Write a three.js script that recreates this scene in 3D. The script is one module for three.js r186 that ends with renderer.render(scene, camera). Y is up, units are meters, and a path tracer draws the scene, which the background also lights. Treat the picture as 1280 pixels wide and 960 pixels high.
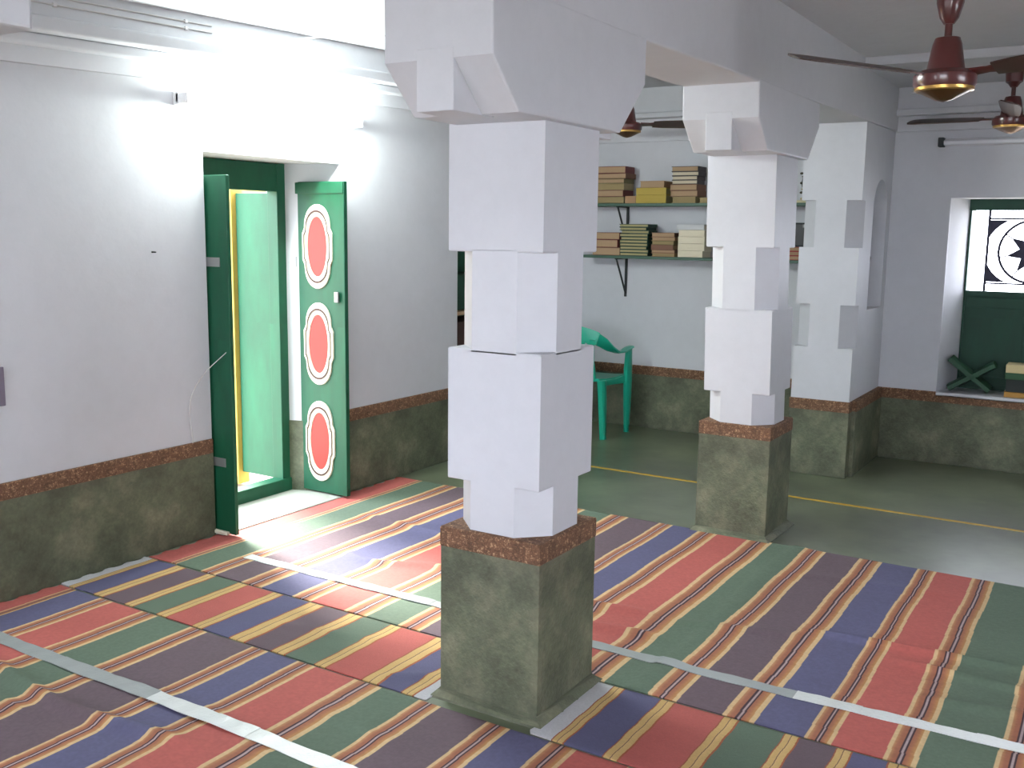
import * as THREE from 'three';
import { mergeGeometries, toCreasedNormals } from 'three/addons/utils/BufferGeometryUtils.js';
import { RoundedBoxGeometry } from 'three/addons/geometries/RoundedBoxGeometry.js';
import { Brush, Evaluator, SUBTRACTION } from 'three-bvh-csg';

// ---------------------------------------------------------------- camera, sky, sun, exposure
const scene = new THREE.Scene();
const renderer = new THREE.WebGLRenderer({ antialias: true });
renderer.toneMapping = THREE.LinearToneMapping;
renderer.toneMappingExposure = 0.92;
renderer.shadowMap.enabled = true;
renderer.shadowMap.type = THREE.PCFSoftShadowMap;
const camera = new THREE.PerspectiveCamera(42.02, 1280 / 960, 0.05, 60);
camera.position.set(0, 1.55, 0);
camera.rotation.order = 'YXZ';
camera.rotation.set(-0.1515, 0.5561, 0.0135);
scene.add(camera);
scene.background = new THREE.Color().setRGB(0.87, 0.91, 1.03);
scene.backgroundIntensity = 16;
// hazy morning sun entering by the open green door
const sun = new THREE.DirectionalLight(new THREE.Color().setRGB(1, 0.97, 0.9), 22);
const sunTo = new THREE.Vector3(-3.5, 0, -3.6);
sun.position.set(sunTo.x - 0.94 * 9, 0.84 * 9, sunTo.z - 0.33 * 9);
sun.target.position.copy(sunTo);
sun.castShadow = true;
sun.shadow.radius = 32;
sun.shadow.mapSize.set(2048, 2048);
Object.assign(sun.shadow.camera, { left: -9, right: 9, top: 9, bottom: -9, near: 0.5, far: 30 });
scene.add(sun, sun.target);

// ---------------------------------------------------------------- helpers
const V = (x, y, z) => new THREE.Vector3(x, y, z);
let seed = 20240611;
const rnd = () => { seed = (seed * 1664525 + 1013904223) >>> 0; return seed / 4294967296; };
const rr = (a, b) => a + (b - a) * rnd();
const srgb = (r, g, b) => new THREE.Color().setRGB(r / 255, g / 255, b / 255, THREE.SRGBColorSpace);
const clamp = (x, a = 0, b = 1) => Math.min(b, Math.max(a, x));
const smooth = (a, b, x) => { const t = clamp((x - a) / (b - a)); return t * t * (3 - 2 * t); };
const lerp = (a, b, t) => a + (b - a) * t;

// tileable value noise
function makeNoise(period, s0) {
  let s = s0 >>> 0;
  const g = new Float32Array(period * period);
  for (let i = 0; i < g.length; i++) { s = (s * 1664525 + 1013904223) >>> 0; g[i] = s / 4294967296; }
  return (u, v) => {
    const x = u * period, y = v * period;
    const xi = Math.floor(x), yi = Math.floor(y);
    let fx = x - xi, fy = y - yi; fx = fx * fx * (3 - 2 * fx); fy = fy * fy * (3 - 2 * fy);
    const m = (k) => ((k % period) + period) % period;
    const a = g[m(yi) * period + m(xi)], b = g[m(yi) * period + m(xi + 1)];
    const c = g[m(yi + 1) * period + m(xi)], d = g[m(yi + 1) * period + m(xi + 1)];
    return lerp(lerp(a, b, fx), lerp(c, d, fx), fy);
  };
}
function fbm(base, oct, s0, fall = 0.5) {
  const ns = []; let p = base;
  for (let i = 0; i < oct; i++) { ns.push(makeNoise(p, s0 + i * 7919)); p *= 2; }
  let tot = 0, a = 1; for (let i = 0; i < oct; i++) { tot += a; a *= fall; }
  return (u, v) => { let r = 0, k = 1; for (const n of ns) { r += k * n(u, v); k *= fall; } return r / tot; };
}
function tex(w, h, fn, isColor, wrap = true) {
  const d = new Uint8Array(w * h * 4);
  for (let j = 0; j < h; j++) for (let i = 0; i < w; i++) {
    const c = fn(i / w, j / h, i, j), o = (j * w + i) * 4;
    if (typeof c === 'number') { d[o] = d[o + 1] = d[o + 2] = clamp(c, 0, 255); } else { d[o] = clamp(c[0], 0, 255); d[o + 1] = clamp(c[1], 0, 255); d[o + 2] = clamp(c[2], 0, 255); }
    d[o + 3] = 255;
  }
  const t = new THREE.DataTexture(d, w, h, THREE.RGBAFormat);
  t.magFilter = THREE.LinearFilter; t.minFilter = THREE.LinearMipmapLinearFilter; t.generateMipmaps = true;
  t.wrapS = t.wrapT = wrap ? THREE.RepeatWrapping : THREE.ClampToEdgeWrapping;
  if (isColor) t.colorSpace = THREE.SRGBColorSpace;
  t.needsUpdate = true;
  return t;
}
const rep = (t, m) => { const c = t.clone(); c.repeat.set(1 / m, 1 / m); c.needsUpdate = true; return c; };
function std(o) { return new THREE.MeshStandardMaterial({ roughness: 0.8, metalness: 0, ...o }); }

// world-metre box mapping
function uvBox(g0) {
  const g = g0.index ? g0.toNonIndexed() : g0;
  const p = g.attributes.position, n = g.attributes.normal, uv = new Float32Array(p.count * 2);
  for (let i = 0; i < p.count; i++) {
    const ax = Math.abs(n.getX(i)), ay = Math.abs(n.getY(i)), az = Math.abs(n.getZ(i));
    const x = p.getX(i), y = p.getY(i), z = p.getZ(i);
    let u, v;
    if (ay > ax && ay > az) { u = x; v = z; } else if (ax > az) { u = z; v = y; } else { u = x; v = y; }
    uv[2 * i] = u; uv[2 * i + 1] = v;
  }
  g.setAttribute('uv', new THREE.BufferAttribute(uv, 2));
  for (const k of Object.keys(g.attributes)) if (!['position', 'normal', 'uv'].includes(k)) g.deleteAttribute(k);
  return g;
}
function box(x0, x1, y0, y1, z0, z1, r = 0) {
  const w = Math.abs(x1 - x0), h = Math.abs(y1 - y0), d = Math.abs(z1 - z0);
  const g = r > 0 ? new RoundedBoxGeometry(w, h, d, 2, Math.min(r, w / 2.01, h / 2.01, d / 2.01)) : new THREE.BoxGeometry(w, h, d);
  g.translate((x0 + x1) / 2, (y0 + y1) / 2, (z0 + z1) / 2);
  return uvBox(g);
}
const join = (...gs) => mergeGeometries(gs.flat().map((g) => uvBox(g)), false);
// polygon in plan (x,z) pulled up from y0 to y1, small bevels
function prism(pts, y0, y1, b = 0.005) {
  const s = new THREE.Shape(pts.map(([x, z]) => new THREE.Vector2(x, -z)));
  const g = new THREE.ExtrudeGeometry(s, { depth: y1 - y0 - 2 * b, bevelEnabled: b > 0, bevelSize: b, bevelThickness: b, bevelOffset: -b, bevelSegments: 2 });
  g.rotateX(-Math.PI / 2); g.translate(0, y0 + b, 0);
  return uvBox(g);
}
// polygon in (z,y) pulled along x
function prismX(pts, x0, x1, b = 0.006) {
  const s = new THREE.Shape(pts.map(([z, y]) => new THREE.Vector2(-z, y)));
  const g = new THREE.ExtrudeGeometry(s, { depth: x1 - x0 - 2 * b, bevelEnabled: b > 0, bevelSize: b, bevelThickness: b, bevelOffset: -b, bevelSegments: 2 });
  g.rotateY(Math.PI / 2); g.translate(x0 + b, 0, 0);
  return uvBox(g);
}
// skin over a list of closed loops with equal point counts
function loft(loops, crease = 0.7) {
  const n = loops[0].length, pos = [];
  const tri = (a, b, c) => pos.push(a.x, a.y, a.z, b.x, b.y, b.z, c.x, c.y, c.z);
  for (let k = 0; k + 1 < loops.length; k++) for (let i = 0; i < n; i++) {
    const j = (i + 1) % n, A = loops[k], B = loops[k + 1];
    tri(A[i], A[j], B[j]); tri(A[i], B[j], B[i]);
  }
  const cap = (L, flip) => { const c = L.reduce((s, p) => s.add(p), V(0, 0, 0)).multiplyScalar(1 / n); for (let i = 0; i < n; i++) { const j = (i + 1) % n; flip ? tri(c, L[j], L[i]) : tri(c, L[i], L[j]); } };
  cap(loops[0], true); cap(loops[loops.length - 1], false);
  const g = new THREE.BufferGeometry();
  g.setAttribute('position', new THREE.Float32BufferAttribute(pos, 3));
  // outward orientation
  let vol = 0; for (let i = 0; i < pos.length; i += 9) vol += pos[i] * (pos[i + 4] * pos[i + 8] - pos[i + 5] * pos[i + 7]) - pos[i + 1] * (pos[i + 3] * pos[i + 8] - pos[i + 5] * pos[i + 6]) + pos[i + 2] * (pos[i + 3] * pos[i + 7] - pos[i + 4] * pos[i + 6]);
  if (vol < 0) { const a = g.attributes.position.array; for (let i = 0; i < a.length; i += 9) for (let k = 0; k < 3; k++) { const t = a[i + 3 + k]; a[i + 3 + k] = a[i + 6 + k]; a[i + 6 + k] = t; } }
  g.computeVertexNormals();
  return uvBox(toCreasedNormals(g, crease));
}
// bar of rounded rectangular section swept through stations [pos, sideVector, halfWidth, halfThick]
function sweep(st, crease = 0.7) {
  const loops = [];
  for (let i = 0; i < st.length; i++) {
    const [p, side, hw, ht] = st[i];
    const t = st[Math.min(i + 1, st.length - 1)][0].clone().sub(st[Math.max(i - 1, 0)][0]).normalize();
    const s = side.clone().sub(t.clone().multiplyScalar(side.dot(t))).normalize();
    const u = V(0, 0, 0).crossVectors(t, s).normalize();
    const L = [], k = 0.6;
    for (const [a, b] of [[1, -k], [1, k], [k, 1], [-k, 1], [-1, k], [-1, -k], [-k, -1], [k, -1]]) L.push(p.clone().addScaledVector(s, a * hw).addScaledVector(u, b * ht));
    loops.push(L);
  }
  return loft(loops, crease);
}
function tube(pts, r, seg = 24, rad = 6) { return uvBox(new THREE.TubeGeometry(new THREE.CatmullRomCurve3(pts), seg, r, rad, false)); }
function cyl(r0, r1, h, seg = 20) { return uvBox(new THREE.CylinderGeometry(r0, r1, h, seg)); }
function lathe(pts, seg = 32) { return uvBox(toCreasedNormals(new THREE.LatheGeometry(pts.map(([r, y]) => new THREE.Vector2(r, y)), seg).toNonIndexed(), 0.6)); }

const used = {};
function numbered(n) { used[n] = (used[n] ?? -1) + 1; return used[n] ? n + '_' + String(used[n]).padStart(3, '0') : n; }
function mesh(name, geo, m, parent) {
  const o = new THREE.Mesh(geo, m); o.name = name; o.castShadow = o.receiveShadow = true;
  (parent ?? scene).add(o); return o;
}
function thing(name, label, category, p = [0, 0, 0], turn = 0, group) {
  const o = new THREE.Group(); o.name = numbered(name); o.position.set(...p); o.rotation.y = turn;
  o.userData = { label, category }; if (group) o.userData.group = group;
  scene.add(o); return o;
}
function single(name, geo, m, label, category, group) {
  const o = mesh(numbered(name), geo, m); o.userData = { label, category }; if (group) o.userData.group = group; return o;
}
function struct(name, geo, m, label, category) {
  const o = geo ? mesh(name, geo, m) : new THREE.Group(); if (!geo) { o.name = name; scene.add(o); }
  o.userData = { kind: 'structure', label, category }; return o;
}

// ---------------------------------------------------------------- materials
const nA = fbm(4, 6, 11), nB = fbm(8, 5, 77), nC = fbm(32, 4, 401), nFine = fbm(96, 2, 905);
const plasterBump = tex(512, 512, (u, v) => 255 * (0.65 * nB(u, v) + 0.25 * nC(u, v) + 0.1 * nFine(u, v)), false);
const plasterCol = tex(512, 512, (u, v) => { const k = 1 + 0.05 * (nA(u, v) - 0.5) + 0.02 * (nC(u, v) - 0.5); return [203 * k, 204 * k, 208 * k]; }, true);
const M = {};
M.white = std({ map: rep(plasterCol, 1.6), bumpMap: rep(plasterBump, 0.9), bumpScale: 0.0014, roughness: 0.72 });
M.pillarWhite = std({ map: rep(plasterCol, 1.1), bumpMap: rep(plasterBump, 0.7), bumpScale: 0.0012, roughness: 0.5 });
M.ceiling = std({ map: rep(plasterCol, 2.3), bumpMap: rep(plasterBump, 1.4), bumpScale: 0.008, roughness: 0.85 });
const greenCol = tex(1024, 1024, (u, v) => {
  const a = nA(u, v), b = nB(u + 0.3, v + 0.7), c = nC(u, v), f = nFine(u, v);
  const k = 0.72 + 0.42 * (a - 0.5) + 0.34 * (b - 0.5) + 0.2 * (c - 0.5) + 0.16 * (f - 0.5);
  const w = smooth(0.5, 0.68, b) * 0.5;
  return [lerp(96, 116, w) * (k + 0.28), lerp(101, 114, w) * (k + 0.28), lerp(80, 94, w) * (k + 0.28)];
}, true);
const greenBump = tex(512, 512, (u, v) => 255 * (0.4 * nB(u, v) + 0.35 * nC(u, v) + 0.25 * nFine(u, v)), false);
M.greenDado = std({ map: rep(greenCol, 0.95), bumpMap: rep(greenBump, 0.5), bumpScale: 0.006, roughness: 0.62 });
const brownCol = tex(512, 512, (u, v) => {
  const a = nC(u, v), b = nFine(u, v), c = nB(u, v);
  const k = 0.62 + 0.4 * (a - 0.5) + 0.4 * (b - 0.5) + 0.3 * (c - 0.5); const w = 0.7 * smooth(0.56, 0.74, 0.5 * a + 0.5 * b);
  return [lerp(116, 170, w) * (k + 0.38), lerp(84, 140, w) * (k + 0.38), lerp(62, 108, w) * (k + 0.38)];
}, true);
const grainBump = tex(512, 512, (u, v) => 255 * (0.5 * nFine(u, v) + 0.5 * nC(u, v)), false);
M.brown = std({ map: rep(brownCol, 0.3), bumpMap: rep(grainBump, 0.25), bumpScale: 0.005, roughness: 0.85 });
const floorCol = tex(1024, 1024, (u, v) => {
  const a = nA(u, v), b = nB(u, v), c = nC(u, v);
  const k = 1 + 0.75 * (a - 0.5) + 0.35 * (b - 0.5) + 0.15 * (c - 0.5);
  return [110 * k, 119 * k, 94 * k];
}, true);
const floorRough = tex(512, 512, (u, v) => 64 + 50 * nA(u, v) + 24 * nB(u, v), false);
M.floor = new THREE.MeshPhysicalMaterial({ clearcoat: 0.7, clearcoatRoughness: 0.3, map: rep(floorCol, 2.4), roughnessMap: rep(floorRough, 1.7), roughness: 1, bumpMap: rep(plasterBump, 1.1), bumpScale: 0.0012 });
M.yellowLine = std({ color: srgb(206, 168, 52), roughness: 0.5 });
M.sillConcrete = std({ map: rep(plasterCol, 0.8), bumpMap: rep(grainBump, 0.5), bumpScale: 0.004, roughness: 0.8, color: srgb(205, 210, 190) });
const paintCol = (r, g, b, amt) => tex(256, 512, (u, v) => { const k = 1 + amt * (nA(u * 2, v * 0.5) - 0.5) + amt * 0.6 * (nC(u, v * 0.25) - 0.5); return [r * k, g * k, b * k]; }, true);
M.doorGreen = std({ map: rep(paintCol(8, 84, 56, 0.25), 1.0), roughness: 0.55, bumpMap: rep(plasterBump, 0.4), bumpScale: 0.001 });
M.cream = std({ color: srgb(218, 212, 190), roughness: 0.5 });
M.medRed = std({ color: srgb(174, 46, 38), roughness: 0.5 });
M.medDark = std({ color: srgb(70, 40, 36), roughness: 0.6 });
M.steel = std({ color: srgb(150, 152, 150), roughness: 0.45, metalness: 0.6 });
M.iron = std({ color: srgb(52, 56, 56), roughness: 0.55, metalness: 0.4 });
M.shelfGreen = std({ color: srgb(62, 92, 76), roughness: 0.5 });
M.shutter = std({ map: rep(paintCol(20, 66, 48, 0.25), 1.0), roughness: 0.6 });
M.grille = std({ color: srgb(46, 44, 66), roughness: 0.6 });
M.rehal = std({ map: rep(paintCol(34, 78, 52, 0.4), 0.4), roughness: 0.55 });
M.chair = new THREE.MeshPhysicalMaterial({ color: srgb(16, 164, 134), roughness: 0.38, clearcoat: 0.25, clearcoatRoughness: 0.3 });
M.fan = new THREE.MeshPhysicalMaterial({ color: srgb(84, 34, 32), roughness: 0.3, clearcoat: 0.6, clearcoatRoughness: 0.15 });
M.fanBlade = std({ color: srgb(66, 46, 40), roughness: 0.35 });
M.gold = std({ color: srgb(200, 160, 90), roughness: 0.3, metalness: 0.9 });
M.cone = std({ color: srgb(112, 78, 46), roughness: 0.32, metalness: 0.75 });
M.wire = std({ color: srgb(196, 194, 192), roughness: 0.6 });
M.conduit = std({ color: srgb(206, 204, 206), roughness: 0.5 });
M.tape = std({ color: srgb(168, 174, 172), roughness: 0.26, bumpMap: rep(plasterBump, 0.25), bumpScale: 0.002 });
M.tapeWhite = new THREE.MeshPhysicalMaterial({ color: srgb(226, 230, 226), roughness: 0.26, ior: 1.6, bumpMap: rep(plasterBump, 0.2), bumpScale: 0.003 });
M.yard = std({ map: rep(plasterCol, 1.5), color: srgb(214, 206, 188), roughness: 0.9 });
M.yellowWall = std({ map: rep(plasterCol, 1.5), color: srgb(240, 196, 90), roughness: 0.9 });

// ---------------------------------------------------------------- the room shell
const XW = -3.88, ZB = -7.31, XR = 2.6, ZF = 1.3, DZ0 = -3.39, DZ1 = -4.37, TOPY = 2.9;
struct('floor', join(box(XW - 0.5, XR + 0.3, -0.15, 0, ZB - 0.5, ZF + 0.3)), M.floor, 'polished grey-green cement floor of the hall', 'floor');
const yl = mesh('painted_line', box(XW + 0.02, XR - 0.02, 0, 0.0015, -5.855, -5.825), M.yellowLine, scene.getObjectByName('floor'));
yl.userData.label = 'thin yellow line across the floor';

// left wall with the doorway and the cupboard recess
{
  const t = XW - 0.45, NZ0 = -5.53, NZ1 = -6.35;
  const wl = struct('wall_left', join(
    box(t, XW, 0, TOPY, DZ0, ZF + 0.3), box(t, XW, 1.912, TOPY, DZ1, DZ0), box(t, XW, 0, TOPY, NZ0, DZ1),
    box(t, XW, 0, 0.62, NZ1, NZ0), box(t, XW, 1.75, TOPY, NZ1, NZ0), box(t, XW, 0, TOPY, ZB - 0.5, NZ1), box(t, t + 0.1, 0.62, 1.75, NZ1, NZ0),
    prism([[XW, DZ1 - 0.001], [t, DZ1 - 0.001], [t, DZ1 + 0.13], [XW - 0.3, DZ1 + 0.13]], 0, 1.92, 0.001)), M.white, 'bluish whitewashed wall with the green door', 'wall');
  const dado = struct('baseboard_left', join(
    box(XW - 0.02, XW + 0.01, 0, 0.43, DZ0 + 0.001, ZF, 0.003), box(XW - 0.02, XW + 0.01, 0, 0.43, ZB, DZ1 - 0.001, 0.003),
    prism([[XW + 0.01, DZ1], [XW - 0.31, DZ1 + 0.138], [XW - 0.31, DZ1 + 0.12], [XW - 0.01, DZ1 - 0.02]], 0, 0.43, 0.001)), M.greenDado, 'mottled green cement dado along the door wall', 'dado');
  mesh('border_band', join(box(XW - 0.02, XW + 0.012, 0.428, 0.5, DZ0 + 0.001, ZF, 0.004), box(XW - 0.02, XW + 0.012, 0.428, 0.5, ZB, DZ1 - 0.001, 0.004)), M.brown, dado).userData.label = 'rough brown band along the top of the dado';
  // stepped cornice, rising a little towards the back as in the photograph
  const slope = (g) => { const p = g.attributes.position; for (let i = 0; i < p.count; i++) p.setY(i, p.getY(i) + 0.034 * (-2.8 - p.getZ(i))); g.computeVertexNormals(); return uvBox(g); };
  struct('trim_1', join([
    slope(box(XW - 0.05, XW + 0.035, 2.2, 2.268, ZB, ZF)), slope(box(XW - 0.05, XW + 0.085, 2.268, 2.315, ZB, ZF, 0.012)),
    slope(box(XW - 0.05, XW + 0.15, 2.315, 2.375, ZB, ZF, 0.012)), slope(box(XW - 0.05, XW + 0.13, 2.375, 2.8, ZB, ZF))]), M.white, 'stepped white plaster cornice above the door wall', 'cornice');
  // aisle ceiling left of the beam
  const c = box(XW - 0.4, -1.6, 2.49, 2.75, ZB - 0.5, ZF + 0.3); const p = c.attributes.position;
  for (let i = 0; i < p.count; i++) p.setY(i, p.getY(i) + 0.036 * (-2.8 - p.getZ(i)));
  c.computeVertexNormals();
  const ce = struct('ceiling', uvBox(c), M.ceiling, 'white plastered ceiling slab over the hall', 'ceiling');
  mesh('right_slab', join(box(-1.6, XR + 0.3, 2.585, 2.85, ZB - 0.5, ZF + 0.3), box(-1.6, XR, 2.535, 2.6, ZB, -6.25, 0.008)), M.ceiling, ce);
}
// back wall with its window recess
const WX0 = -1.11, WX1 = -0.12, WY0 = 0.5, WY1 = 1.81;
{
  const t = ZB - 0.45;
  struct('wall_back', join(box(XW - 0.45, WX0, 0, TOPY, t, ZB), box(WX1, XR + 0.3, 0, TOPY, t, ZB), box(WX0, WX1, 0, WY0 - 0.012, t, ZB), box(WX0, WX1, WY1, TOPY, t, ZB),
    prism([[WX0 - 0.01, ZB], [WX0 - 0.01, t], [WX0 + 0.1, t], [WX0 + 0.09, ZB - 0.32]], WY0 - 0.01, WY1 + 0.01, 0.001),
    prism([[WX1 + 0.01, ZB], [WX1 - 0.09, ZB - 0.32], [WX1 - 0.1, t], [WX1 + 0.01, t]], WY0 - 0.01, WY1 + 0.01, 0.001)), M.white, 'greyish white back wall with shelves and a window', 'wall');
  const dado = struct('baseboard_back', join(box(XW, -1.86, 0, 0.43, ZB - 0.02, ZB + 0.01, 0.003), box(-1.5, XR, 0, 0.43, ZB - 0.02, ZB + 0.01, 0.003)), M.greenDado, 'dark green cement dado along the back wall', 'dado');
  mesh('border_band', join(box(XW, -1.86, 0.428, 0.5, ZB - 0.02, ZB + 0.012, 0.004), box(-1.5, WX0, 0.428, 0.5, ZB - 0.02, ZB + 0.012, 0.004), box(WX0, WX1, 0.428, 0.484, ZB - 0.02, ZB + 0.012, 0.004), box(WX1, XR, 0.428, 0.5, ZB - 0.02, ZB + 0.012, 0.004)), M.brown, dado).userData.label = 'rough brown band along the top of the dado';
  struct('trim_2', join(box(-1.6, XR, 2.39, 2.56, ZB - 0.02, ZB + 0.07, 0.006), box(-1.6, XR, 2.35, 2.392, ZB - 0.02, ZB + 0.1, 0.008), box(-1.6, XR, 2.25, 2.352, ZB - 0.02, ZB + 0.035, 0.006)), M.white, 'stepped white cornice above the window wall', 'cornice');
  struct('trim_3', join(box(XW, -1.7, 2.46, 2.8, ZB - 0.02, ZB + 0.05, 0.006), box(XW, -1.7, 2.42, 2.462, ZB - 0.02, ZB + 0.1, 0.01), box(XW, -1.7, 2.25, 2.422, ZB - 0.02, ZB + 0.02, 0.006)), M.white, 'stepped white cornice above the bookshelf wall', 'cornice');
}
// walls on the camera's side: right wall, and a front wall with wide openings to the courtyard
struct('wall_right', join(box(XR, XR + 0.3, 0, 0.9, ZB - 0.45, ZF + 0.3), box(XR, XR + 0.3, 1.74, TOPY, ZB - 0.45, ZF + 0.3),
  box(XR, XR + 0.3, 0.9, 1.74, ZB - 0.45, -3.6), box(XR, XR + 0.3, 0.9, 1.74, -2.0, ZF + 0.3)), M.white, 'white side wall with a wide window, facing the door wall', 'wall');
struct('wall_front', join(box(XW - 0.45, -3.3, 0, TOPY, ZF, ZF + 0.3), box(-3.3, 1.0, 1.84, TOPY, ZF, ZF + 0.3), box(-3.3, 1.0, 0, 0.62, ZF, ZF + 0.3), box(-1.9, -1.3, 0.62, 1.84, ZF, ZF + 0.3), box(1.0, XR + 0.3, 0, TOPY, ZF, ZF + 0.3)), M.white, 'white front wall with two wide windows, facing the shelves', 'wall');
// the long beam over the pillars
{
  const g = box(-1.83, -1.475, 2.19, 2.88, ZB, ZF, 0.008), p = g.attributes.position;
  for (let i = 0; i < p.count; i++) if (p.getY(i) < 2.4) p.setY(i, p.getY(i) + 0.016 * (-3.2 - p.getZ(i)));
  g.computeVertexNormals();
  struct('ceiling_beam', uvBox(g), M.white, 'long white ceiling beam carried by the pillars', 'beam');
}
// outside
struct('courtyard_ground', join(box(-12, XW - 0.45, -0.12, -0.02, -14, 10), box(XW - 0.45, 9, -0.16, -0.06, -14, ZB - 0.4), box(XW - 0.45, 9, -0.16, -0.06, ZF + 0.25, 10), box(XR + 0.25, 9, -0.16, -0.06, ZB - 0.4, ZF + 0.3)), M.yard, 'pale ground of the courtyard outside', 'ground');
struct('courtyard_wall', box(-10.2, -10, -0.05, 2.15, -13, 2), M.yellowWall, 'pale yellow courtyard wall outside the door', 'wall');

// ---------------------------------------------------------------- pillars
function pillar(zc, opt, label) {
  const g = thing('stone_pillar', label, 'pillar', [-1.6825, 0, zc], 0, 'square pillars in a row');
  const a = 0.188, b = 0.1725, c = 0.09, dy = opt.dy ?? 0;
  const sq = (h) => [[-h, -h], [h, -h], [h, h], [-h, h]];
  const oct = (h, k) => [[-h + k, -h], [h - k, -h], [h, -h + k], [h, h - k], [h - k, h], [-h + k, h], [-h, h - k], [-h, -h + k]];
  const foot = []; for (const [h, y] of [[a + 0.03, 0], [a + 0.026, 0.006], [a + 0.008, 0.02], [a - 0.005, 0.035]]) foot.push(sq(h).map(([x, z]) => V(x + 0.004 * Math.sin(h * 97 + z * 60), y, z)));
  const pl = mesh('plinth', join(prism(sq(a), 0, 0.53, 0.004), loft(foot, 0.3)), M.greenDado, g);
  mesh('border_band', join(prism(sq(a + 0.002), 0.522, 0.592, 0.006)), M.brown, pl).userData.label = 'rough brown band round the top of the plinth';
  mesh('shaft', join(prism(oct(b, c), 0.585, 0.76, 0.003), prism(sq(b), 0.752, 1.182, 0.005), prism(oct(b, c), 1.17, 1.495, 0.003), prism(sq(b), 1.486, 1.89 + dy, 0.005)), M.pillarWhite, g);
  const y0 = 1.872 + dy, y1 = 2.005 + dy, y2 = opt.top, { near, far, blunt } = opt;
  const cap = [prismX([[near, y1], [near - 0.135, y0], [far + (blunt ? 0 : 0.18), y0], [far, blunt ? y0 + 0.001 : y1 + 0.04], [far, y2], [near, y2]], -0.15, 0.21)];
  cap.push(box(-0.037, 0.088, y0 - 0.004, y1 + 0.03, near - 0.2, near + 0.0012, 0.004));
  if (!blunt) cap.push(box(-0.037, 0.088, y0 - 0.004, y1 + 0.03, far + 0.2, far - 0.0012, 0.004));
  const cm = mesh('capital', join(cap), M.pillarWhite, g);
  if (opt.lean) for (const o of [g.getObjectByName('shaft'), cm]) { const p = o.geometry.attributes.position; for (let i = 0; i < p.count; i++) p.setZ(i, p.getZ(i) + opt.lean * Math.max(0, p.getY(i) - 0.6)); }
  return g;
}
pillar(-2.768, { top: 2.195, near: 0.516, far: -0.43 }, 'thick white stone pillar on a green plinth, standing among the rugs');
pillar(-5.052, { dy: 0.055, top: 2.222, near: 0.56, far: -0.4, lean: 0.07 }, 'white stone pillar on bare cement where the wide rug ends');
pillar(-0.48, { dy: -0.026, top: 2.17, near: 0.5, far: -0.486, blunt: true }, 'white stone pillar beside the near tape, farthest from the bookshelves');

// engaged pier against the back wall, notched corners, arched niche in its side
{
  const g = thing('wall_pier', 'white pier with notched corners built against the back wall', 'pier', [-1.68, 0, -6.476]);
  const h = 0.187, L = -ZB - 6.476 + 0.02, k = 0.092;
  const sq = [[-h, -L], [h, -L], [h, 0], [-h, 0]], oc = [[-h, -L], [h, -L], [h, -k], [h - k, 0], [-h + k, 0], [-h, -k]];
  let geo = join(prism(sq, 0.48, 0.84, 0.004), prism(oc, 0.834, 1.12, 0.003), prism(sq, 1.114, 1.48, 0.004), prism(oc, 1.474, 1.776, 0.003), prism(sq, 1.77, 2.27, 0.004));
  const ev = new Evaluator(); ev.attributes = ['position', 'normal', 'uv'];
  const nich = new THREE.Shape(); nich.moveTo(-0.2, 1.07); nich.lineTo(0.2, 1.07); nich.lineTo(0.2, 1.72); nich.absarc(0, 1.72, 0.2, 0, Math.PI, false); nich.lineTo(-0.2, 1.07);
  const ng = new THREE.ExtrudeGeometry(nich, { depth: 0.2, bevelEnabled: false, curveSegments: 16 }); ng.rotateY(Math.PI / 2); ng.translate(h - 0.09, 0, -0.52);
  const blocks = [prism(sq, 0.48, 0.84, 0), prism(oc, 0.84, 1.115, 0), prism(sq, 1.115, 1.475, 0), prism(oc, 1.475, 1.77, 0), prism(sq, 1.77, 2.27, 0)];
  const nb = new Brush(uvBox(ng)); nb.updateMatrixWorld();
  geo = join(blocks.map((b) => { const a = new Brush(b); a.updateMatrixWorld(); const r = ev.evaluate(a, nb, SUBTRACTION).geometry.toNonIndexed(); r.clearGroups(); return r; }));
  mesh('shaft', geo, M.pillarWhite, g);
  const d = mesh('plinth', join(box(-h - 0.006, h + 0.004, 0, 0.44, -L, 0.006, 0.004), box(h - 0.02, h + 0.03, 0, 0.44, -L, -0.07, 0.004)), M.greenDado, g);
  mesh('border_band', join(box(-h - 0.008, h + 0.006, 0.428, 0.5, -L, 0.008, 0.005), box(h - 0.02, h + 0.032, 0.428, 0.5, -L, -0.07, 0.005)), M.brown, d).userData.label = 'rough brown band round the top of the plinth';
  mesh('hook', tube([V(h - 0.09, 1.43, -0.5), V(h - 0.06, 1.44, -0.5), V(h - 0.04, 1.41, -0.5), V(h - 0.045, 1.37, -0.5)], 0.005, 12), M.iron, g);
}

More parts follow.
